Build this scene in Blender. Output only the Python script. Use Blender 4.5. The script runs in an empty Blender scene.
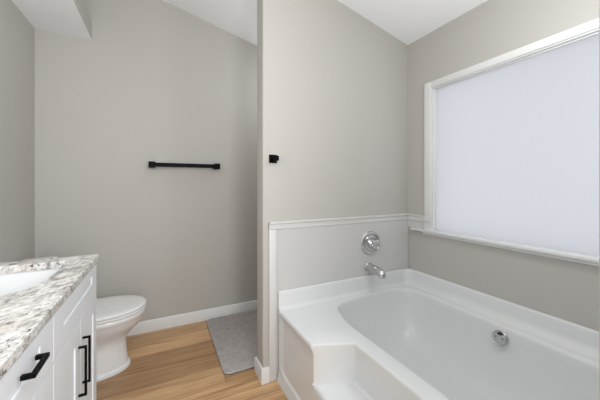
import bpy, bmesh, math, random
from mathutils import Vector, Matrix
C = bpy.context.scene.collection
PI = math.pi

# ------------------------------------------------------------ camera, world, lights
EYE = 1.10
cam_d = bpy.data.cameras.new('camera')
cam = bpy.data.objects.new('camera', cam_d); C.objects.link(cam)
cam.location = (0, 0, EYE)
cam.rotation_euler = (PI/2, 0, -math.atan(140/282))
cam_d.sensor_width = 36.0
cam_d.lens = 36.0*282/600
cam_d.shift_y = -15/600
cam_d.clip_start = 0.01
bpy.context.scene.camera = cam

w = bpy.data.worlds.new('world'); bpy.context.scene.world = w
w.use_nodes = True
bg = w.node_tree.nodes['Background']
bg.inputs['Color'].default_value = (0.93, 0.945, 1.0, 1)
bg.inputs['Strength'].default_value = 0.84

def area(name, loc, target, size, power, col=(1, 0.97, 0.93)):
    d = bpy.data.lights.new(name, 'AREA'); d.shape = 'DISK'; d.size = size
    d.energy = power; d.color = col
    o = bpy.data.objects.new(name, d); C.objects.link(o); o.location = loc
    o.rotation_euler = (Vector(target)-Vector(loc)).to_track_quat('-Z', 'Y').to_euler()
    return o
def globe(name, loc, r, power, col=(0.95, 0.98, 1.0)):
    d = bpy.data.lights.new(name, 'POINT'); d.shadow_soft_size = r; d.energy = power; d.color = col
    o = bpy.data.objects.new(name, d); C.objects.link(o); o.location = loc; return o
globe('overhead_fill', (0.28, 0.30, 1.72), 0.20, 8)  # added fill light above the view, no fixture there
globe('tub_fill', (1.08, 0.38, 1.70), 0.06, 9)  # unseen light added to lift the basin and the wall under the sill
globe('camera_fill', (0.32, -0.75, 1.30), 0.25, 50)  # added behind the camera, like bounced flash; not a room lamp
globe('vanity_lamp', (-0.42, 0.90, 1.50), 0.06, 8)
area('rear_fill', (0.55, -1.40, 1.15), (0.45, 2.0, 1.0), 1.5, 16, (0.94, 0.97, 1.0))  # broad soft fill added before the rear wall, which has no doorway
globe('alcove_fill', (1.05, 1.98, 1.9), 0.12, 5.0)  # extra light hidden by the partition, added to brighten the alcove

vs = bpy.context.scene.view_settings
vs.view_transform = 'Standard'; vs.look = 'None'; vs.gamma = 1.0
vs.use_curve_mapping = False
vs.exposure = 0.06

# ------------------------------------------------------------ materials
def mat(name, col, rough=0.5, metal=0.0, spec=0.5, coat=0.0):
    m = bpy.data.materials.new(name); m.use_nodes = True
    b = m.node_tree.nodes['Principled BSDF']
    b.inputs['Base Color'].default_value = (*col, 1)
    b.inputs['Roughness'].default_value = rough
    b.inputs['Metallic'].default_value = metal
    b.inputs['Specular IOR Level'].default_value = spec
    b.inputs['Coat Weight'].default_value = coat
    return m
def N(m, t): return m.node_tree.nodes.new(t)
def L(m, a, b): m.node_tree.links.new(a, b)
def bsdf(m): return m.node_tree.nodes['Principled BSDF']
def noise(m, scale, detail=3, vec=None, rough=0.5):
    n = N(m, 'ShaderNodeTexNoise'); n.inputs['Scale'].default_value = scale
    n.inputs['Detail'].default_value = detail; n.inputs['Roughness'].default_value = rough
    if vec is not None: L(m, vec, n.inputs['Vector'])
    return n
def coords(m, scale=(1, 1, 1), rot=(0, 0, 0)):
    t = N(m, 'ShaderNodeTexCoord'); mp = N(m, 'ShaderNodeMapping')
    mp.inputs['Scale'].default_value = scale; mp.inputs['Rotation'].default_value = rot
    L(m, t.outputs['Object'], mp.inputs['Vector'])
    return mp.outputs['Vector']
def ramp(m, fac, stops):
    r = N(m, 'ShaderNodeValToRGB'); e = r.color_ramp.elements
    while len(e) < len(stops): e.new(0.5)
    for k, (p, c) in enumerate(stops):
        e[k].position = p; e[k].color = (*c, 1)
    L(m, fac, r.inputs['Fac']); return r.outputs['Color']
def mix(m, fac, a, b, mode='MIX'):
    x = N(m, 'ShaderNodeMix'); x.data_type = 'RGBA'; x.blend_type = mode
    for s, v in ((x.inputs[0], fac), (x.inputs[6], a), (x.inputs[7], b)):
        if isinstance(v, (int, float)): s.default_value = v
        elif isinstance(v, tuple): s.default_value = (*v, 1)
        else: L(m, v, s)
    return x.outputs[2]
def bump(m, h, strength, dist=0.002):
    b = N(m, 'ShaderNodeBump'); b.inputs['Strength'].default_value = strength
    b.inputs['Distance'].default_value = dist
    L(m, h, b.inputs['Height']); L(m, b.outputs['Normal'], bsdf(m).inputs['Normal'])

def paint(name, col, rough=0.6):
    m = mat(name, col, rough, spec=0.3)
    n = noise(m, 160, 3, coords(m)); bump(m, n.outputs['Fac'], 0.12, 0.001)
    return m
WALL = paint('greige_wall_paint', (0.50, 0.482, 0.452))
CEIL = paint('white_ceiling_paint', (0.91, 0.925, 0.945))
TRIM = mat('white_trim_paint', (0.76, 0.765, 0.76), 0.38)
CAB = mat('white_cabinet_paint', (0.76, 0.79, 0.83), 0.4)
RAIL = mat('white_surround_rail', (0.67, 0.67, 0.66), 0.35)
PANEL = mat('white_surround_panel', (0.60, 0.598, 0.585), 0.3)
TUB = mat('white_tub_acrylic', (0.73, 0.742, 0.745), 0.27, coat=0.1)
CERAMIC = mat('white_ceramic', (0.78, 0.785, 0.79), 0.10, coat=0.4)
SEATM = mat('white_seat_plastic', (0.78, 0.785, 0.78), 0.2)
BLACK = mat('matte_black_metal', (0.004, 0.004, 0.0045), 0.4, spec=0.05)
CHROME = mat('chrome', (0.62, 0.62, 0.63), 0.12, metal=1.0)
STEEL = mat('brushed_overflow_cover', (0.62, 0.62, 0.63), 0.30, metal=0.8)
DARK = mat('dark_hole', (0.03, 0.03, 0.03), 0.6)
CLEAR = mat('clear_acrylic', (0.92, 0.93, 0.94), 0.06)
bsdf(CLEAR).inputs['Transmission Weight'].default_value = 0.8
GAP = mat('cabinet_gap_shade', (0.45, 0.45, 0.45), 0.6)

# frosted window pane: daylight from outside scattered through
FROST = bpy.data.materials.new('frosted_glass'); FROST.use_nodes = True
nt = FROST.node_tree; nt.nodes.clear()
o_ = nt.nodes.new('ShaderNodeOutputMaterial'); tr = nt.nodes.new('ShaderNodeBsdfTranslucent')
tr.inputs['Color'].default_value = (0.93, 0.94, 0.95, 1)
gl = nt.nodes.new('ShaderNodeBsdfGlossy'); gl.inputs['Roughness'].default_value = 0.35
ms = nt.nodes.new('ShaderNodeMixShader'); ms.inputs[0].default_value = 0.04
nt.links.new(tr.outputs[0], ms.inputs[1]); nt.links.new(gl.outputs[0], ms.inputs[2])
nt.links.new(ms.outputs[0], o_.inputs['Surface'])

# vinyl plank floor, boards along X
FLOOR = mat('oak_plank_floor', (0.5, 0.32, 0.18), 0.38, spec=0.4)
v = coords(FLOOR)
br = N(FLOOR, 'ShaderNodeTexBrick')
br.offset = 0.37; br.inputs['Scale'].default_value = 1.0
br.inputs['Brick Width'].default_value = 1.05; br.inputs['Row Height'].default_value = 0.165
br.inputs['Mortar Size'].default_value = 0.0011; br.inputs['Mortar Smooth'].default_value = 0.3
br.inputs['Color1'].default_value = (0, 0, 0, 1); br.inputs['Color2'].default_value = (1, 1, 1, 1)
br.inputs['Mortar'].default_value = (0.5, 0.5, 0.5, 1)
mpf = N(FLOOR, 'ShaderNodeMapping'); mpf.inputs['Location'].default_value = (0.33, 0.07, 0)
L(FLOOR, v, mpf.inputs['Vector']); L(FLOOR, mpf.outputs['Vector'], br.inputs['Vector'])
# shift grain per board
sh = N(FLOOR, 'ShaderNodeVectorMath'); sh.operation = 'MULTIPLY_ADD'
L(FLOOR, br.outputs['Color'], sh.inputs[0]); sh.inputs[1].default_value = (3, 5, 2)
gmap = N(FLOOR, 'ShaderNodeMapping'); gmap.inputs['Scale'].default_value = (1.5, 26, 1)
L(FLOOR, v, gmap.inputs['Vector']); L(FLOOR, gmap.outputs['Vector'], sh.inputs[2])
g1 = noise(FLOOR, 1.0, 6, sh.outputs[0], 0.6); g1.inputs['Distortion'].default_value = 0.8
g2map = N(FLOOR, 'ShaderNodeMapping'); g2map.inputs['Scale'].default_value = (0.9, 4, 1)
L(FLOOR, sh.outputs[0], g2map.inputs['Vector'])
g2 = noise(FLOOR, 2.2, 8, g2map.outputs['Vector'], 0.65)
c1 = ramp(FLOOR, g1.outputs['Fac'], [(0.25, (0.30, 0.175, 0.090)), (0.5, (0.44, 0.280, 0.155)), (0.75, (0.54, 0.365, 0.215))])
c2 = ramp(FLOOR, g2.outputs['Fac'], [(0.36, (0.50, 0.43, 0.36)), (0.46, (0.93, 0.91, 0.89)), (0.66, (1.22, 1.22, 1.22))])
c3 = mix(FLOOR, 1.0, c1, c2, 'MULTIPLY')
tone = ramp(FLOOR, br.outputs['Color'], [(0.0, (0.85, 0.79, 0.71)), (0.5, (1.35, 1.33, 1.26)), (1.0, (1.6, 1.58, 1.5))])
c4 = mix(FLOOR, 1.0, c3, tone, 'MULTIPLY')
c5 = mix(FLOOR, br.outputs['Fac'], c4, (0.16, 0.09, 0.05))
L(FLOOR, c5, bsdf(FLOOR).inputs['Base Color'])
bump(FLOOR, g2.outputs['Fac'], 0.08)

# granite
GRAN = mat('speckled_granite', (0.7, 0.68, 0.65), 0.16, coat=0.2)
v = coords(GRAN, (1, 1, 1), (0, 0, 0.5))
wv = N(GRAN, 'ShaderNodeMapping'); wv.inputs['Scale'].default_value = (2.2, 1.0, 1.6)
L(GRAN, v, wv.inputs['Vector']); W = wv.outputs['Vector']
a = noise(GRAN, 11, 9, W, 0.72); a.inputs['Distortion'].default_value = 0.9
base = ramp(GRAN, a.outputs['Fac'], [(0.35, (0.16, 0.155, 0.155)), (0.43, (0.42, 0.405, 0.39)), (0.49, (0.66, 0.645, 0.625)), (0.60, (0.80, 0.79, 0.775))])
b2 = noise(GRAN, 34, 7, W, 0.75); b2.inputs['Distortion'].default_value = 0.6
sp = ramp(GRAN, b2.outputs['Fac'], [(0.375, (0, 0, 0)), (0.41, (1, 1, 1))])
base2 = mix(GRAN, sp, (0.07, 0.065, 0.065), base)
b3 = noise(GRAN, 60, 5, W, 0.7)
sp3 = ramp(GRAN, b3.outputs['Fac'], [(0.40, (0.60, 0.585, 0.58)), (0.52, (1, 1, 1))])
base3 = mix(GRAN, 1.0, base2, sp3, 'MULTIPLY')
b4 = noise(GRAN, 7, 3, W); tn = ramp(GRAN, b4.outputs['Fac'], [(0.54, (1, 1, 1)), (0.70, (0.90, 0.84, 0.78))])
L(GRAN, mix(GRAN, 1.0, base3, tn, 'MULTIPLY'), bsdf(GRAN).inputs['Base Color'])

# bath mat
RUG = mat('grey_mat_pile', (0.21, 0.20, 0.19), 0.95, spec=0.1)
n1 = noise(RUG, 260, 4, coords(RUG)); n2 = noise(RUG, 26, 4, coords(RUG))
cr = ramp(RUG, n2.outputs['Fac'], [(0.35, (0.43, 0.40, 0.385)), (0.65, (0.51, 0.475, 0.455))])
cr2 = ramp(RUG, n1.outputs['Fac'], [(0.35, (0.75, 0.75, 0.75)), (0.65, (1.15, 1.15, 1.15))])
L(RUG, mix(RUG, 1.0, cr, cr2, 'MULTIPLY'), bsdf(RUG).inputs['Base Color'])
bump(RUG, n1.outputs['Fac'], 0.8, 0.004)
RUGB = mat('dark_mat_backing', (0.05, 0.048, 0.045), 0.8)

# ------------------------------------------------------------ helpers
def obj(name, bm, m, parent=None, smooth=None, label=None):
    bmesh.ops.recalc_face_normals(bm, faces=bm.faces)
    me = bpy.data.meshes.new(name); bm.to_mesh(me); bm.free()
    for mm in (m if isinstance(m, (list, tuple)) else [m]): me.materials.append(mm)
    if smooth is not None:
        me.polygons.foreach_set('use_smooth', [True]*len(me.polygons))
        me.set_sharp_from_angle(angle=math.radians(smooth))
    o = bpy.data.objects.new(name, me); C.objects.link(o)
    if parent:
        o.parent = parent
        o.matrix_parent_inverse = Matrix.Translation(parent.location).inverted() if parent.type == 'EMPTY' else Matrix()
    if label: o['label'] = label
    return o
def sub(name, bm, m, part, smooth=None, label=None):
    """a sub-part: a child of a part (whose own world transform is identity)"""
    o = obj(name, bm, m, None, smooth, label); o.parent = part
    if part.parent: o.matrix_parent_inverse = Matrix()
    return o
def struct(name, bm, m, smooth=None, parent=None):
    o = obj(name, bm, m, parent, smooth); o['kind'] = 'structure'; return o
def tag(o, label, cat, group=None):
    o['label'] = label; o['category'] = cat
    if group: o['group'] = group
def thing(name, label, cat, loc, group=None):
    o = bpy.data.objects.new(name, None); C.objects.link(o); o.location = loc
    o.empty_display_size = 0.05
    tag(o, label, cat, group); return o
def box(bm, x0, x1, y0, y1, z0, z1, bev=0.0, seg=2, M=None):
    mtx = Matrix.Translation(((x0+x1)/2, (y0+y1)/2, (z0+z1)/2)) @ Matrix.Diagonal((x1-x0, y1-y0, z1-z0, 1))
    r = bmesh.ops.create_cube(bm, size=1, matrix=mtx)
    vs_ = r['verts']
    if bev > 0:
        es = list({e for v_ in vs_ for e in v_.link_edges})
        rb = bmesh.ops.bevel(bm, geom=es, offset=bev, segments=seg, profile=0.5, affect='EDGES')
        vs_ = list({v_ for f in rb['faces'] for v_ in f.verts} | {v_ for v_ in vs_ if v_.is_valid})
    if M is not None: bmesh.ops.transform(bm, matrix=M, verts=vs_)
    return bm
def loft(bm, rings, cap0=True, cap1=True):
    rr = [[bm.verts.new(p) for p in r] for r in rings]
    n = len(rr[0])
    for a_, b_ in zip(rr, rr[1:]):
        for i in range(n): bm.faces.new((a_[i], a_[(i+1) % n], b_[(i+1) % n], b_[i]))
    if cap0: bm.faces.new(rr[0])
    if cap1: bm.faces.new(rr[-1])
    return rr
def lathe(bm, prof, n=32, M=Matrix(), cap0=True, cap1=True):
    """prof: (radius, height along local Z)"""
    rings = [[M @ Vector((r*math.cos(2*PI*i/n), r*math.sin(2*PI*i/n), h)) for i in range(n)] for r, h in prof]
    return loft(bm, rings, cap0, cap1)
def prism(bm, poly, axis, a0, a1):
    """poly in the two other axes, extruded along axis from a0 to a1"""
    def P(p, a_):
        return {'x': (a_, p[0], p[1]), 'y': (p[0], a_, p[1]), 'z': (p[0], p[1], a_)}[axis]
    loft(bm, [[P(p, a0) for p in poly], [P(p, a1) for p in poly]])
    return bm
def B(): return bmesh.new()

# ------------------------------------------------------------ the room
XL, XR = -0.728, 1.618          # left wall, window wall
YB, YP = 2.404, 1.494           # alcove back wall, tub end wall
YP2 = 1.604                     # alcove side of the partition
XE = 0.512                      # free end of the partition
YN = -1.45                      # wall behind the camera
def zc(x): return 2.118 + 0.249*(XR-x)     # sloping ceiling
T = 0.10

bm = B(); box(bm, XL-T, XR+T, YN-T, YB+T, -0.08, 0); struct('floor', bm, FLOOR)
bm = B(); prism(bm, [(XL-T, zc(XL-T)), (XR+T, zc(XR+T)), (XR+T, zc(XR+T)+0.1), (XL-T, zc(XL-T)+0.1)], 'y', YN-T, YB+T)
struct('ceiling', bm, CEIL)
bm = B(); prism(bm, [(XL, 0), (XR, 0), (XR, zc(XR)), (XL, zc(XL))], 'y', YB, YB+T); struct('wall_back', bm, WALL)
bm = B(); prism(bm, [(XL, 0), (XR, 0), (XR, zc(XR)), (XL, zc(XL))], 'y', YN-T, YN); struct('wall_front', bm, WALL)
bm = B(); box(bm, XL-T, XL, YN-T, YB+T, 0, zc(XL)); struct('wall_left', bm, WALL)
# partition between toilet alcove and tub, slightly rounded free corners
def rcorner(x, y, r, a0, n=5): return [(x+r*math.cos(a0+i*PI/2/n), y+r*math.sin(a0+i*PI/2/n)) for i in range(n+1)]
def zwall(bm, poly):
    loft(bm, [[(x, y, 0) for x, y in poly], [(x, y, zc(x)) for x, y in poly]])
rr_ = 0.008
bm = B(); zwall(bm, [(XR, YP), (XR, YP2)] + rcorner(XE+rr_, YP2-rr_, rr_, PI/2) + rcorner(XE+rr_, YP+rr_, rr_, PI))
struct('wall_partition', bm, WALL, 40)
# wall at the near end of the tub
YF = 0.157
bm = B(); zwall(bm, [(XR, YF), (XR, YF-0.11)] + rcorner(XE+rr_, YF-0.11+rr_, rr_, PI)[::1] + rcorner(XE+rr_, YF-rr_, rr_, PI/2)[::1])
bm.free(); bm = B()
zwall(bm, [(XR, YF)] + rcorner(XE-0.002+rr_, YF-rr_, rr_, PI/2) + rcorner(XE-0.002+rr_, YF-0.11+rr_, rr_, PI) + [(XR, YF-0.11)])
struct('wall_near', bm, WALL, 40)
# window wall with opening
WY0, WY1, WZ0, WZ1 = 0.215, 1.286, 0.800, 1.745
bm = B()
og = 0.03
box(bm, XR, XR+T, YN-T, WY0-og, 0, zc(XR)); box(bm, XR, XR+T, WY1+og, YB+T, 0, zc(XR))
box(bm, XR, XR+T, WY0-og, WY1+og, 0, WZ0-og); box(bm, XR, XR+T, WY0-og, WY1+og, WZ1+og, zc(XR))
struct('wall_right', bm, WALL)
# plant ledge (soffit) along the left wall: white underside, painted face
bm = B(); box(bm, XL, -0.425, YN, YB, 2.112, 2.236)
for f in bm.faces:
    f.material_index = 1 if f.calc_center_median().z < 2.12 else 0
struct('trim_1', bm, [WALL, CEIL])

# window: casing, sill, sash, pane
cas = B(); co = 0.012; cw = 0.055
box(cas, XR-co, XR+0.001, WY1, WY1+cw, WZ0-0.004, WZ1+0.040, 0.003)
box(cas, XR-co, XR+0.001, WY0-0.05, WY0, WZ0-0.004, WZ1+0.040, 0.003)
box(cas, XR-co, XR+0.001, WY0, WY1, WZ1, WZ1+0.040, 0.003)
win = struct('window_1', cas, TRIM, 40)
def wpart(name, bm, m, sm=None):
    o = sub(name, bm, m, win, sm); return o
bm = B()   # jamb lining
jd = 0.034; jt = 0.006
box(bm, XR, XR+jd, WY1-jt, WY1, WZ0, WZ1); box(bm, XR, XR+jd, WY0, WY0+jt, WZ0, WZ1)
box(bm, XR, XR+jd, WY0+jt, WY1-jt, WZ1-jt, WZ1)
wpart('window_jamb', bm, TRIM)
bm = B()   # slim glazing bead
sx0, sx1, sw = XR+0.022, XR+0.034, 0.005
box(bm, sx0, sx1, WY1-jt-sw, WY1-jt, WZ0, WZ1-jt, 0.001); box(bm, sx0, sx1, WY0+jt, WY0+jt+sw, WZ0, WZ1-jt, 0.001)
box(bm, sx0, sx1, WY0+jt+sw, WY1-jt-sw, WZ1-jt-sw, WZ1-jt, 0.001)
wpart('window_frame', bm, TRIM, 40)
bm = B(); box(bm, XR-0.030, XR+0.034, WY0-0.06, WY1+cw+0.10, WZ0-0.016, WZ0, 0.002)
box(bm, XR-0.012, XR, WY0-0.05, WY1+cw+0.015, WZ0-0.034, WZ0-0.015, 0.003)
wpart('window_sill', bm, TRIM, 40)
bm = B(); box(bm, XR+0.026, XR+0.030, WY0+jt+sw, WY1-jt-sw, WZ0+0.0005, WZ1-jt-sw)
wpart('window_pane', bm, FROST)

# baseboards: small eased profile
def bb(name, pts, h=0.085, t=0.012):
    """pts: polyline of the wall face; board stands on its left-hand side"""
    bm = B(); prof = [(0, 0), (t, 0), (t, h-0.010), (t*0.75, h-0.003), (t*0.4, h), (0, h)]
    P = [Vector(p) for p in pts]; rows = []
    for i, p in enumerate(P):
        ns = []
        if i > 0: d = (p-P[i-1]).normalized(); ns.append(Vector((-d.y, d.x)))
        if i < len(P)-1: d = (P[i+1]-p).normalized(); ns.append(Vector((-d.y, d.x)))
        n_ = sum(ns, Vector((0, 0)))
        n_ = n_ / max(1e-6, n_.length_squared) * len(ns) if len(ns) == 2 else n_
        if len(ns) == 2: n_ = (ns[0]+ns[1]) / (1+ns[0].dot(ns[1]))
        rows.append([(p.x+n_.x*a_, p.y+n_.y*a_, z) for a_, z in prof])
    loft(bm, rows); return struct(name, bm, TRIM, 30)
bb('baseboard_back', [(XR, YB), (XL, YB)])
bb('baseboard_left', [(XL, YB), (XL, 1.40)])
bb('baseboard_partition', [(0.548, YP), (XE, YP), (XE, YP2), (XR, YP2)])
bb('baseboard_right', [(XR, YP2), (XR, YB)])

# ------------------------------------------------------------ tub surround panel
PZ = 0.893
t = thing('wall_surround', 'white wainscot panel with capped edge on wall behind tub faucet', 'panel', (0.55, YP-0.006, 0))
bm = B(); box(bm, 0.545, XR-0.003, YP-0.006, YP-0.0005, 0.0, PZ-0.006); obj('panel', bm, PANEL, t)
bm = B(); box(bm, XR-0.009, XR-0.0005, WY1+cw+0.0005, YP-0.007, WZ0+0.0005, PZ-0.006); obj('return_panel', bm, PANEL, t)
bm = B()
prism(bm, [(YP-0.006, PZ-0.045), (YP-0.012, PZ-0.042), (YP-0.013, PZ-0.014), (YP-0.022, PZ-0.010), (YP-0.022, PZ-0.001), (YP-0.019, PZ), (YP-0.0005, PZ), (YP-0.0005, PZ-0.045)], 'x', 0.545, XR-0.001)
obj('cap_rail', bm, RAIL, t, 25)
bm = B()
prism(bm, [(XR-0.009, PZ-0.045), (XR-0.014, PZ-0.042), (XR-0.015, PZ-0.014), (XR-0.022, PZ-0.010), (XR-0.022, PZ-0.001), (XR-0.019, PZ), (XR-0.0005, PZ), (XR-0.0005, PZ-0.045)], 'y', 1.300, YP-0.022)
bm.free(); bm = B()
loft(bm, [[(x, y, z) for x, z in [(XR-0.009, PZ-0.045), (XR-0.014, PZ-0.042), (XR-0.015, PZ-0.014), (XR-0.022, PZ-0.010), (XR-0.022, PZ-0.001), (XR-0.019, PZ), (XR-0.0005, PZ), (XR-0.0005, PZ-0.045)]] for y in (WY1+cw+0.0005, YP-0.020)])
obj('cap_rail', bm, RAIL, t, 25)
bm = B(); box(bm, XR-0.022, XR-0.0126, 1.290, WY1+cw+0.0004, PZ-0.044, PZ, 0.002); obj('cap_rail', bm, RAIL, t, 25)
bm = B(); box(bm, 0.545, 0.588, YP-0.013, YP-0.0065, 0.0, PZ-0.044, 0.003); obj('edge_strip', bm, RAIL, t, 30)

# ------------------------------------------------------------ tub
DZ = 0.396; FX = 0.600; RXX = 0.780; TY0, TY1 = YF+0.001, YP-0.015; STEP = 0.215
ymid = 0.812
def front_x(y, z=1.0):
    """deck edge: straight, with the step recess in the middle"""
    d = abs(y-ymid)
    a0, a1 = 0.200, 0.284
    s = max(0.0, min(1.0, (a1-d)/(a1-a0)))
    k = 0.08   # ease both ends a little
    def ease(s):
        if s < k: return s*s/(2*k)
        if s > 1-k: return 1-k-(1-s)**2/(2*k)+0*s
        return s-k/2
    return FX+(RXX-FX)*ease(s)/(1-k)
ys = sorted(set([round(TY0+(TY1-TY0)*i/70, 4) for i in range(71)] +
                [round(ymid+sg*d, 4) for sg in (-1, 1) for d in (0.19+0.004*i for i in range(26))]))
def inset(y, z):
    """shallow panel pressed into the apron, rounded corners"""
    r = 0.06; y0, y1, z0 = TY0+0.030, TY1-0.022, 0.052
    cx_ = min(max(y, y0+r), y1-r); cz_ = max(z, z0+r)
    d = r-math.hypot(y-cx_, z-cz_)
    s = min(1, max(0, d/0.012)); s = s*s*(3-2*s)
    return 0.010*s
def flare(z): return -0.012*max(0.0, 1-z/0.045)
bm = B(); rows = []
zs = [0, 0.012, 0.024, 0.036, 0.044, 0.052, 0.056, 0.060, 0.064, 0.07, 0.08, 0.09, 0.10, 0.11, 0.12, 0.14, 0.16, 0.18, STEP-0.018]
for z in zs: rows.append([(FX+inset(y, z)+flare(z), y, z) for y in ys])
def inrec(y): return (front_x(y)-FX) > 0.0005
for q in (0.3, 0.65, 1.0):           # rounded nose of the step
    a_ = q*PI/2
    rows.append([(FX+inset(y, STEP)*(1-q*0.0)+min(0.018, front_x(y)-FX)*(1-math.cos(a_)), y, STEP-0.018+0.018*math.sin(a_)) for y in ys])
for q in (0.5, 0.93):                # tread
    rows.append([(FX+max(inset(y, STEP)*(1 if not inrec(y) else 1-q), 0)+min(0.018, front_x(y)-FX)+q*(front_x(y)-FX-min(0.018, front_x(y)-FX)), y, STEP+0.0002*q) for y in ys])
def body_x(y, z):
    return front_x(y)+(inset(y, z) if not inrec(y) else inset(y, z)*max(0, 1-(front_x(y)-FX)/0.03))
rows.append([(body_x(y, STEP), y, STEP+0.012) for y in ys])
top_r = 0.010
for z in (0.25, 0.30, 0.345, 0.362, 0.372):
    rows.append([(body_x(y, z)*(1-k_)+(front_x(y)-0.002)*k_, y, z) for y in ys for k_ in [0 if z < 0.35 else (0.5 if z < 0.37 else 1)]])
for q in (0, 0.35, 0.7, 1.0):
    a_ = q*PI/2
    rows.append([(front_x(y)-0.003+top_r*(1-math.cos(a_)), y, DZ-top_r+top_r*math.sin(a_)) for y in ys])
g = [[bm.verts.new(p) for p in r] for r in rows]
for a_, b_ in zip(g, g[1:]):
    for i in range(len(ys)-1): bm.faces.new((a_[i], a_[i+1], b_[i+1], b_[i]))
# ends (hidden against the walls)
for col in (0, -1):
    loop = [r[col] for r in g]; bk = bm.verts.new((1.0, loop[0].co.y, 0)); bt = bm.verts.new((1.0, loop[0].co.y, DZ))
    bm.faces.new(loop+[bt, bk])
# basin outline
far = [(0.868, 1.12), (0.875, 1.20), (0.897, 1.285), (0.925, 1.358), (0.98, 1.408), (1.08, 1.430), (1.22, 1.442),
       (1.35, 1.440), (1.44, 1.425), (1.50, 1.385), (1.53, 1.31), (1.536, 1.20)]
near = [(x, 2*ymid-y+0.0) for x, y in far][::-1]
ctrl = far + [(1.536, 1.0), (1.536, ymid), (1.536, 0.62)] + near + [(0.868, 0.62), (0.868, ymid), (0.868, 1.0)]
def crom(P, n):
    out = []; m_ = len(P)
    for i in range(m_):
        p0, p1, p2, p3 = (Vector(P[(i+k_-1) % m_]) for k_ in range(4))
        for j in range(n):
            u = j/n
            out.append(0.5*((2*p1)+(p2-p0)*u+(2*p0-5*p1+4*p2-p3)*u*u+(3*p1-p0-3*p2+p3)*u**3))
    return out
rim = crom(ctrl, 5); nr = len(rim)
cen = Vector((1.20, ymid))
bot = []
for p in rim:                       # floor of the basin: smaller, rounder
    d = p-cen
    bot.append(cen+Vector((d.x*0.62, d.y*0.70)))
def off(i, r):
    d = (rim[(i+1) % nr]-rim[i-1]).normalized(); n_ = Vector((-d.y, d.x))
    if n_.dot(rim[i]-cen) < 0: n_ = -n_
    return rim[i]+n_*r
lr = 0.019; rings = []
for q in (0, 0.33, 0.66, 1.0):
    a_ = q*PI/2
    rings.append([(*off(i, lr*(1-math.sin(a_))), DZ-lr+lr*math.cos(a_)) for i in range(nr)])
depth = 0.325
for k_ in range(1, 15):
    th = k_/14*PI/2; a_ = (1-math.cos(th)); b_ = math.sin(th)
    rings.append([(*(rim[i].lerp(bot[i], a_)), DZ-lr-(depth-lr)*b_) for i in range(nr)])
for s in (0.8, 0.5, 0.2):
    rings.append([(*(cen.lerp(bot[i], s)), DZ-depth-0.004*(1-s)) for i in range(nr)])
rr2 = loft(bm, rings, False, True)
# deck between front edge and basin
xb = XR-0.014
front = g[-1]
corner = [bm.verts.new((xb, TY1, DZ)), bm.verts.new((xb, TY0, DZ))]
outer = front+[corner[0], corner[1]]
edges = []
for i in range(len(outer)):
    a_, b_ = outer[i], outer[(i+1) % len(outer)]
    edges.append(bm.edges.get((a_, b_)) or bm.edges.new((a_, b_)))
for i in range(nr): edges.append(bm.edges.get((rr2[0][i], rr2[0][(i+1) % nr])))
bmesh.ops.triangle_fill(bm, edges=edges, use_beauty=True)
tub = thing('bathtub', 'white drop-in soaking tub with recessed step under the frosted window', 'bathtub', (0.9, ymid, 0))
obj('tub_body', bm, TUB, tub, 35)
# raised flange along the walls
bm = B(); fz = 0.497
def fprof(r=0.022, n=5):
    pts = [(0.0, DZ-0.004), (0.0, fz), (0.006, fz), (0.0105, fz-0.004), (0.012, fz-0.012)]
    pts += [(0.013+r-r*math.cos(PI/2*i/n)+0.000, DZ+r-r*math.sin(PI/2*i/n)) for i in range(n+1)]
    pts += [(0.013+r, DZ-0.004)]
    return pts
fp = fprof()
yw = YP-0.0068; xw = XR-0.0005
# L-shaped run: tub end wall then window wall, mitred with a rounded inner corner
path = [((FX-0.004, yw), (0, -1))]
path.append(((XR-0.10, yw), (0, -1)))
rc = 0.07
path2 = []
path2.append(((FX-0.001, yw), (0.0, -1.0)))
ccx, ccy = xw-rc, yw-rc
for i in range(9):
    a_ = PI/2-PI/2*i/8
    path2.append(((ccx+rc*math.cos(a_), ccy+rc*math.sin(a_)), (-math.cos(a_), -math.sin(a_))))
path2.append(((xw, TY0+0.001), (-1.0, 0.0)))
def fst(n_):
    return fprof(0.022+0.020*abs(n_[0])**2)
loft(bm, [[(p[0]+n_[0]*d, p[1]+n_[1]*d, z) for d, z in fst(n_)] for p, n_ in path2])
obj('wall_flange', bm, TUB, tub, 50)
# corner infill behind the rounded flange corner
bm = B(); pts = [(xw, yw)]+[(p[0], p[1]) for p, n_ in path2[1:-1]][::-1]
prism(bm, [(x, y) for x, y in pts], 'z', DZ, fz-0.001); obj('flange_corner', bm, TUB, tub)

# overflow cover on the basin's window side
ox, oy, oz = 1.524, 0.818, 0.333
th = 0.0
Mo = Matrix.Translation((ox, oy, oz)) @ Vector((-0.975, 0, 0.22)).to_track_quat('Z', 'Y').to_matrix().to_4x4()
bm = B(); lathe(bm, [(0.036, -0.012), (0.038, 0.002), (0.037, 0.006), (0.034, 0.0085), (0.0325, 0.0075)], 36, Mo, cap1=True)
ov = obj('overflow_cover', bm, CHROME, tub, 35, label='round chrome overflow cover')
bm = B()
pl = [Mo @ Vector((0.031*math.cos(a_), 0.031*math.sin(a_)-(0.010 if math.sin(a_) > 0.72 else 0), 0.0)) for a_ in [2*PI*i/48 for i in range(48)]]
nrm = (Mo.to_3x3() @ Vector((0, 0, 1)))
loft(bm, [[p+nrm*0.007 for p in pl], [p+nrm*0.0105 for p in pl]]); sub('face_plate', bm, STEEL, ov, 30)
bm = B(); lathe(bm, [(0.0085, 0.0), (0.0085, 0.0112)], 16, Mo @ Matrix.Translation((0, 0.0215, 0)) @ Matrix.Diagonal((1.3, 0.7, 1, 1)))
sub('slot', bm, DARK, ov, 40)
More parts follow.
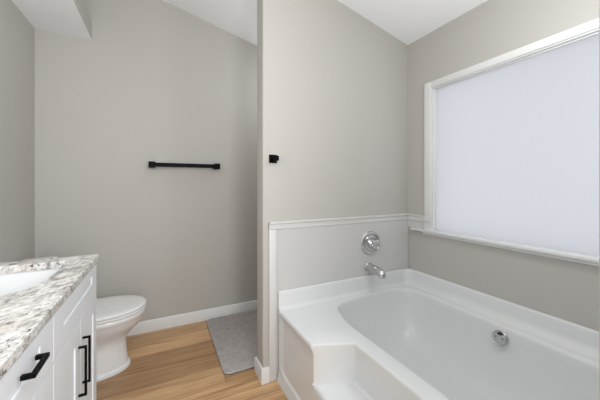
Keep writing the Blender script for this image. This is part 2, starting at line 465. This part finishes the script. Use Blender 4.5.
for sx in (-0.016, 0.016):
    bm = B(); lathe(bm, [(0.0035, 0.0), (0.0035, 0.0118), (0.002, 0.0122)], 12, Mo @ Matrix.Translation((sx, 0.004, 0)))
    sub('screw', bm, DARK, ov, 40)

# tub valve
vx, vz = 1.264, 0.712
yv = YP-0.006
Mv = Matrix.Translation((vx, yv, vz)) @ Matrix.Rotation(PI/2, 4, 'X')     # local Z -> -Y
va = thing('shower_valve', 'round chrome tub valve with clear knob on white panel', 'faucet control', (vx, yv, vz))
bm = B(); lathe(bm, [(0.078, 0.0), (0.079, 0.004), (0.074, 0.010), (0.060, 0.014), (0.052, 0.013), (0.048, 0.016), (0.040, 0.018), (0.036, 0.018)], 48, Mv)
obj('escutcheon', bm, CHROME, va, 30)
bm = B(); lathe(bm, [(0.028, 0.015), (0.029, 0.028), (0.024, 0.036), (0.014, 0.040), (0.013, 0.048)], 32, Mv)
obj('stem', bm, CHROME, va, 30)
bm = B(); rings = []
for r_, h_ in [(0.014, 0.044), (0.024, 0.050), (0.029, 0.060), (0.028, 0.072), (0.022, 0.078), (0.010, 0.079)]:
    rings.append([Mv @ Vector((r_*(1+0.10*math.cos(5*a_))*math.cos(a_), r_*(1+0.10*math.cos(5*a_))*math.sin(a_), h_)) for a_ in [2*PI*i/50 for i in range(50)]])
loft(bm, rings); kn = obj('knob', bm, CLEAR, va, 40, label='clear faceted acrylic knob')
bm = B(); lathe(bm, [(0.009, 0.0785), (0.009, 0.081), (0.006, 0.082)], 20, Mv); sub('knob_cap', bm, CHROME, kn, 30)
bm = B(); box(bm, vx-0.006, vx+0.006, yv-0.062, yv-0.050, vz-0.05, vz-0.026, 0.003)
bm.free()

# tub spout: body swept outwards, mouth turned down
sxp, szp = 1.248, 0.550
spt = thing('tub_spout', 'chrome tub spout below the round valve', 'faucet', (sxp, yv, szp))
bm = B(); lathe(bm, [(0.033, 0.0), (0.035, 0.002), (0.035, 0.008), (0.031, 0.011)], 28, Matrix.Translation((sxp, yv, szp)) @ Matrix.Rotation(PI/2, 4, 'X'))
obj('wall_ring', bm, CHROME, spt, 35)
bm = B(); pth = [((0, 0), 0.029, 0), ((0.03, 0.0), 0.0285, 0), ((0.07, 0.0), 0.027, 2), ((0.100, -0.002), 0.026, 10), ((0.118, -0.006), 0.025, 32), ((0.128, -0.014), 0.023, 60), ((0.130, -0.026), 0.0215, 88), ((0.130, -0.031), 0.021, 90)]
rings = []
for (py, pz), r_, ang in pth:
    a2 = math.radians(ang); d = Vector((0, -math.cos(a2), -math.sin(a2))); up = Vector((0, -math.sin(a2), math.cos(a2)))
    c_ = Vector((sxp, yv-0.004-py, szp+pz))
    rings.append([c_+Vector((1, 0, 0))*r_*math.cos(q)+up*r_*math.sin(q) for q in [2*PI*i/28 for i in range(28)]])
loft(bm, rings); sb = obj('spout_body', bm, CHROME, spt, 40)

# ------------------------------------------------------------ robe hook on the partition, towel bar in the alcove
hx, hz = 0.570, 1.247
hk = thing('robe_hook', 'small square black robe hook on wall above tub panel', 'hook', (hx, YP, hz))
bm = B(); box(bm, hx-0.023, hx+0.023, YP-0.010, YP, hz-0.023, hz+0.023, 0.002); obj('wall_plate', bm, BLACK, hk)
bm = B(); box(bm, hx-0.009, hx+0.009, YP-0.046, YP-0.010, hz-0.009, hz+0.009); obj('post', bm, BLACK, hk)
bm = B(); box(bm, hx-0.014, hx+0.014, YP-0.060, YP-0.046, hz-0.014, hz+0.014, 0.002); obj('peg', bm, BLACK, hk)

tz = 1.251
tb = thing('towel_bar', 'matte black square towel bar on toilet alcove back wall', 'towel bar', (0.18, YB, tz))
for x in (-0.053, 0.415):
    bm = B(); box(bm, x-0.022, x+0.022, YB-0.009, YB, tz-0.022, tz+0.022, 0.002)
    box(bm, x-0.013, x+0.013, YB-0.046, YB-0.009, tz-0.013, tz+0.013)
    box(bm, x-0.022, x+0.022, YB-0.074, YB-0.046, tz-0.022, tz+0.022, 0.002); obj('bracket', bm, BLACK, tb)
bm = B(); box(bm, -0.031, 0.393, YB-0.070, YB-0.050, tz-0.015, tz+0.015, 0.002); obj('bar', bm, BLACK, tb)

# ------------------------------------------------------------ bath mat
def rrect(x0, x1, y0, y1, r, n=6):
    out = []
    for cx_, cy_, a0 in ((x1-r, y1-r, 0), (x0+r, y1-r, PI/2), (x0+r, y0+r, PI), (x1-r, y0+r, 3*PI/2)):
        out += [(cx_+r*math.cos(a0+i*PI/2/n), cy_+r*math.sin(a0+i*PI/2/n)) for i in range(n+1)]
    return out
mt = thing('bath_mat', 'grey plush bath mat on wood floor beside the partition', 'bath mat', (0.62, 2.0, 0))
mx0, mx1, my0, my1 = 0.330, 0.93, 1.640, 2.380
bm = B(); loft(bm, [[(x, y, 0.0) for x, y in rrect(mx0+0.003, mx1-0.003, my0+0.003, my1-0.003, 0.04)], [(x, y, 0.004) for x, y in rrect(mx0+0.003, mx1-0.003, my0+0.003, my1-0.003, 0.04)]])
obj('backing', bm, RUGB, mt)
bm = B(); loft(bm, [[(x, y, z) for x, y in rrect(mx0+i_, mx1-i_, my0+i_, my1-i_, 0.04)] for i_, z in ((0.002, 0.0042), (0, 0.008), (0.002, 0.012), (0.008, 0.0145))])
obj('pile', bm, RUG, mt, 50)

# ------------------------------------------------------------ toilet
tcy = 2.030
def egg(xb_, xf, hw, z, n=40, sq=2.0, yc=tcy):
    """ring: rounded-square back at xb_, elongated round front at xf"""
    xm = xb_+(xf-xb_)*0.45; out = []
    for i in range(n):
        a_ = 2*PI*i/n; c_, s_ = math.cos(a_), math.sin(a_)
        if c_ >= 0: x = xm+(xf-xm)*abs(c_)**(2/2.1); y = hw*math.copysign(abs(s_)**(2/2.1), s_)
        else: x = xm-(xm-xb_)*abs(c_)**(2/3.2); y = hw*math.copysign(abs(s_)**(2/3.2), s_)
        out.append((x, yc+y, z))
    return out
to = thing('toilet', 'white two-piece toilet with closed lid beyond the vanity', 'toilet', (-0.35, tcy, 0))
bm = B()
loft(bm, [egg(-0.56, -0.163, 0.122, 0.0), egg(-0.56, -0.163, 0.122, 0.016), egg(-0.56, -0.166, 0.119, 0.022), egg(-0.56, -0.174, 0.111, 0.026),
          egg(-0.56, -0.181, 0.104, 0.08), egg(-0.56, -0.185, 0.102, 0.14), egg(-0.56, -0.183, 0.104, 0.18), egg(-0.56, -0.166, 0.117, 0.206),
          egg(-0.555, -0.140, 0.134, 0.230), egg(-0.55, -0.112, 0.151, 0.255), egg(-0.54, -0.093, 0.165, 0.285), egg(-0.53, -0.084, 0.172, 0.312),
          egg(-0.53, -0.081, 0.175, 0.316), egg(-0.53, -0.079, 0.177, 0.334), egg(-0.53, -0.084, 0.172, 0.340)])
obj('bowl', bm, CERAMIC, to, 50)
bm = B(); box(bm, -0.715, -0.50, tcy-0.11, tcy+0.11, 0.24, 0.335, 0.015, 3); obj('tank_shelf', bm, CERAMIC, to, 50)
bm = B(); loft(bm, [egg(-0.505, -0.081, 0.174, 0.3425), egg(-0.505, -0.076, 0.179, 0.346), egg(-0.505, -0.076, 0.179, 0.352), egg(-0.505, -0.081, 0.175, 0.355)])
obj('seat', bm, SEATM, to, 40)
bm = B(); loft(bm, [egg(-0.505, -0.083, 0.172, 0.3575), egg(-0.505, -0.078, 0.177, 0.360), egg(-0.505, -0.077, 0.178, 0.366), egg(-0.500, -0.081, 0.174, 0.371),
                    egg(-0.490, -0.092, 0.163, 0.374), egg(-0.44, -0.15, 0.11, 0.3755), egg(-0.36, -0.25, 0.04, 0.376)])
obj('lid', bm, SEATM, to, 40)
for s in (-1, 1):
    bm = B(); box(bm, -0.525, -0.495, tcy+s*0.075-0.018, tcy+s*0.075+0.018, 0.338, 0.366, 0.006, 3); obj('hinge', bm, SEATM, to, 40)
def rbx(x0, x1, y0, y1, z, r): return [(x, y, z) for x, y in rrect(x0, x1, y0, y1, r)]
tkz = 0.668
bm = B(); loft(bm, [rbx(-0.705, -0.545, tcy-0.155, tcy+0.155, 0.336, 0.03), rbx(-0.715, -0.560, tcy-0.165, tcy+0.165, 0.50, 0.03), rbx(-0.718, -0.565, tcy-0.170, tcy+0.170, tkz-0.034, 0.03)])
obj('tank', bm, CERAMIC, to, 50)
bm = B(); loft(bm, [rbx(-0.720, -0.560, tcy-0.173, tcy+0.173, tkz-0.033, 0.03), rbx(-0.722, -0.554, tcy-0.178, tcy+0.178, tkz-0.027, 0.03), rbx(-0.722, -0.554, tcy-0.178, tcy+0.178, tkz-0.006, 0.03),
                    rbx(-0.719, -0.558, tcy-0.174, tcy+0.174, tkz-0.001, 0.03), rbx(-0.710, -0.568, tcy-0.165, tcy+0.165, tkz, 0.025)])
obj('tank_lid', bm, CERAMIC, to, 50)
bm = B(); box(bm, -0.563, -0.552, tcy-0.15, tcy-0.125, 0.595, 0.613, 0.003); box(bm, -0.553, -0.544, tcy-0.150, tcy-0.085, 0.600, 0.608, 0.003)
obj('flush_lever', bm, CHROME, to, 40)

# ------------------------------------------------------------ vanity
VZ = 0.82; CT = 0.025; CX = -0.222; CY1 = 1.390; CY0 = -0.05; KX = -0.2275; KY1 = 1.374; KY0 = -0.03
ct = thing('vanity_countertop', 'speckled white and grey granite countertop on white vanity', 'countertop', (-0.47, 0.7, VZ-CT))
sink_c = [(-0.303, 1.085), (-0.301, 1.15), (-0.301, 1.23), (-0.303, 1.285), (-0.310, 1.308), (-0.330, 1.318), (-0.38, 1.321), (-0.45, 1.321), (-0.56, 1.321),
          (-0.625, 1.316), (-0.648, 1.285), (-0.65, 1.18), (-0.640, 1.06), (-0.60, 0.985), (-0.53, 0.955), (-0.45, 0.958), (-0.375, 0.973), (-0.327, 1.003), (-0.308, 1.045)]
hole = crom(sink_c, 5)
bm = B(); nh = len(hole)
def ringz(z, infl=0.0):
    c_ = sum(hole, Vector((0, 0)))/nh
    return [(p.x+(p-c_).normalized().x*infl, p.y+(p-c_).normalized().y*infl, z) for p in hole]
out = [(XL+0.001, CY0), (CX-0.0, CY0), (CX, CY1), (XL+0.001, CY1)]
e = 0.003
def orect(z, i_): return [(XL+0.001, CY0+i_, z), (CX-i_, CY0+i_, z), (CX-i_, CY1-i_, z), (XL+0.001, CY1-i_, z)]
orings = loft(bm, [orect(VZ-CT, e), orect(VZ-CT+e, 0), orect(VZ-e, 0), orect(VZ, e)], False, False)
hr = loft(bm, [ringz(VZ-CT), ringz(VZ-0.002), ringz(VZ, 0.002)], False, False)
def fill(a_, b_):
    es = [bm.edges.get((a_[i], a_[(i+1) % len(a_)])) for i in range(len(a_))]+[bm.edges.get((b_[i], b_[(i+1) % len(b_)])) for i in range(len(b_))]
    bmesh.ops.triangle_fill(bm, edges=es, use_beauty=True)
fill(orings[-1], hr[-1]); fill(orings[0], hr[0])
obj('slab', bm, GRAN, ct)
bm = B(); box(bm, XL+0.001, XL+0.021, CY0, CY1-0.0, VZ+0.0005, VZ+0.10, 0.002); bm.free()

sk = thing('undermount_sink', 'white rounded undermount sink set in the granite countertop', 'sink', (-0.48, 1.14, VZ-CT))
c_ = sum(hole, Vector((0, 0)))/nh; rings = []
zt = VZ-CT-0.001
rings.append(ringz(zt, 0.020)); rings.append(ringz(zt, 0.004))
for k_ in range(1, 12):
    th = k_/11*PI/2; a_ = (1-math.cos(th)); b_ = math.sin(th)**0.9
    rings.append([(*(p.lerp(c_+(p-c_)*0.62, a_)), zt-0.135*b_) for p in [Vector(q[:2]) for q in ringz(0, 0.003)]])
rings.append([(*(c_+(Vector(q[:2])-c_)*0.2), zt-0.138) for q in ringz(0)])
bm = B(); loft(bm, rings, False, True); obj('basin', bm, CERAMIC, sk, 60)
bm = B(); lathe(bm, [(0.021, 0), (0.022, 0.002), (0.018, 0.004)], 24, Matrix.Translation((c_.x, c_.y, zt-0.138))); obj('drain', bm, CHROME, sk, 40)

vn = thing('vanity_cabinet', 'white shaker bathroom vanity with drawer, doors and black pulls', 'cabinet', (-0.47, 0.7, 0))
KZ = VZ-CT-0.0006
FT = 0.018
SP = 0.864       # gap between the two cabinet bays
bx0 = KX-FT-0.001
bm = B()
box(bm, XL+0.001, bx0, KY0, KY0+0.018, 0.0, KZ)
box(bm, XL+0.001, KX-0.004, KY1-0.018, KY1, 0.0, KZ)                        # finished end
box(bm, XL+0.001, bx0, SP-0.009, SP+0.009, 0.09, KZ)
box(bm, XL+0.001, bx0, KY0+0.018, SP-0.009, 0.09, 0.108); box(bm, XL+0.001, bx0, SP+0.009, KY1-0.018, 0.09, 0.108)
box(bm, bx0-0.018, bx0, KY0+0.018, SP-0.009, 0.108, KZ)                     # face frame behind the fronts
box(bm, bx0-0.018, bx0, SP+0.009, KY1-0.018, 0.108, KZ)
box(bm, bx0-0.05, bx0-0.035, KY0+0.018, KY1-0.018, 0, 0.09)                 # toe kick
obj('carcass', bm, CAB, vn)
def shaker(name, y0, y1, z0, z1, st=0.058, rb=None, rt=None, parent=vn):
    """recessed-panel front on plane x = KX"""
    bm = B(); x1 = KX; x0 = KX-FT; rb = rb or st; rt = rt or st
    rows = [(0, 0, x0), (0, 0, x1-0.0003), (0, 0.0003, x1), (1, 0, x1), (1, 0.0008, x1-0.0035)]
    R = [[(x, y0+k*st+d, z0+k*rb+d), (x, y1-k*st-d, z0+k*rb+d), (x, y1-k*st-d, z1-k*rt-d), (x, y0+k*st+d, z1-k*rt-d)] for k, d, x in rows]
    loft(bm, R); return obj(name, bm, CAB, parent)
def pull(parent, p0, p1, proj_=0.022, w_=0.0065):
    """square bar pull between two posts at p0, p1 (y,z)"""
    bm = B(); x0 = KX; x1 = KX+proj_
    (ya, za), (yb, zb) = p0, p1; h_ = w_/2
    box(bm, x1-w_, x1, min(ya, yb)-h_, max(ya, yb)+h_, min(za, zb)-h_, max(za, zb)+h_, 0.0012)
    for (y, z) in (p0, p1): box(bm, x0, x1-w_+0.001, y-h_, y+h_, z-h_, z+h_, 0.001)
    return sub('pull', bm, BLACK, parent, label='matte black square bar pull')
ZG = 0.673       # line between drawers and doors
top = KZ-0.006
gp = 0.0020
gv = 0.002
d1 = shaker('false_drawer_front', SP+gv, KY1-0.003, ZG+gp, top, 0.080, 0.053, 0.030)
ym = (SP+KY1)/2
da = shaker('door', SP+gv, ym-gp, 0.10, ZG-gp); db = shaker('door', ym+gp, KY1-0.003, 0.10, ZG-gp)
dr = shaker('drawer', 0.36, SP-gv, ZG+gp, top, 0.080, 0.053, 0.030)
dr2 = shaker('drawer', 0.36, SP-gv, 0.385, ZG-gp); dr3 = shaker('drawer', 0.36, SP-gv, 0.10, 0.381)
shaker('false_drawer_front', KY0+0.003, 0.356, ZG+gp, top, 0.080, 0.053, 0.030); shaker('door', KY0+0.003, 0.356, 0.10, ZG-gp)
pull(da, (1.093, 0.593), (1.093, 0.443)); pull(db, (1.145, 0.599), (1.145, 0.453))
pull(dr, (0.687, 0.748), (0.755, 0.748), w_=0.0088); pull(dr2, (0.68, 0.60), (0.75, 0.60)); pull(dr3, (0.68, 0.32), (0.75, 0.32))
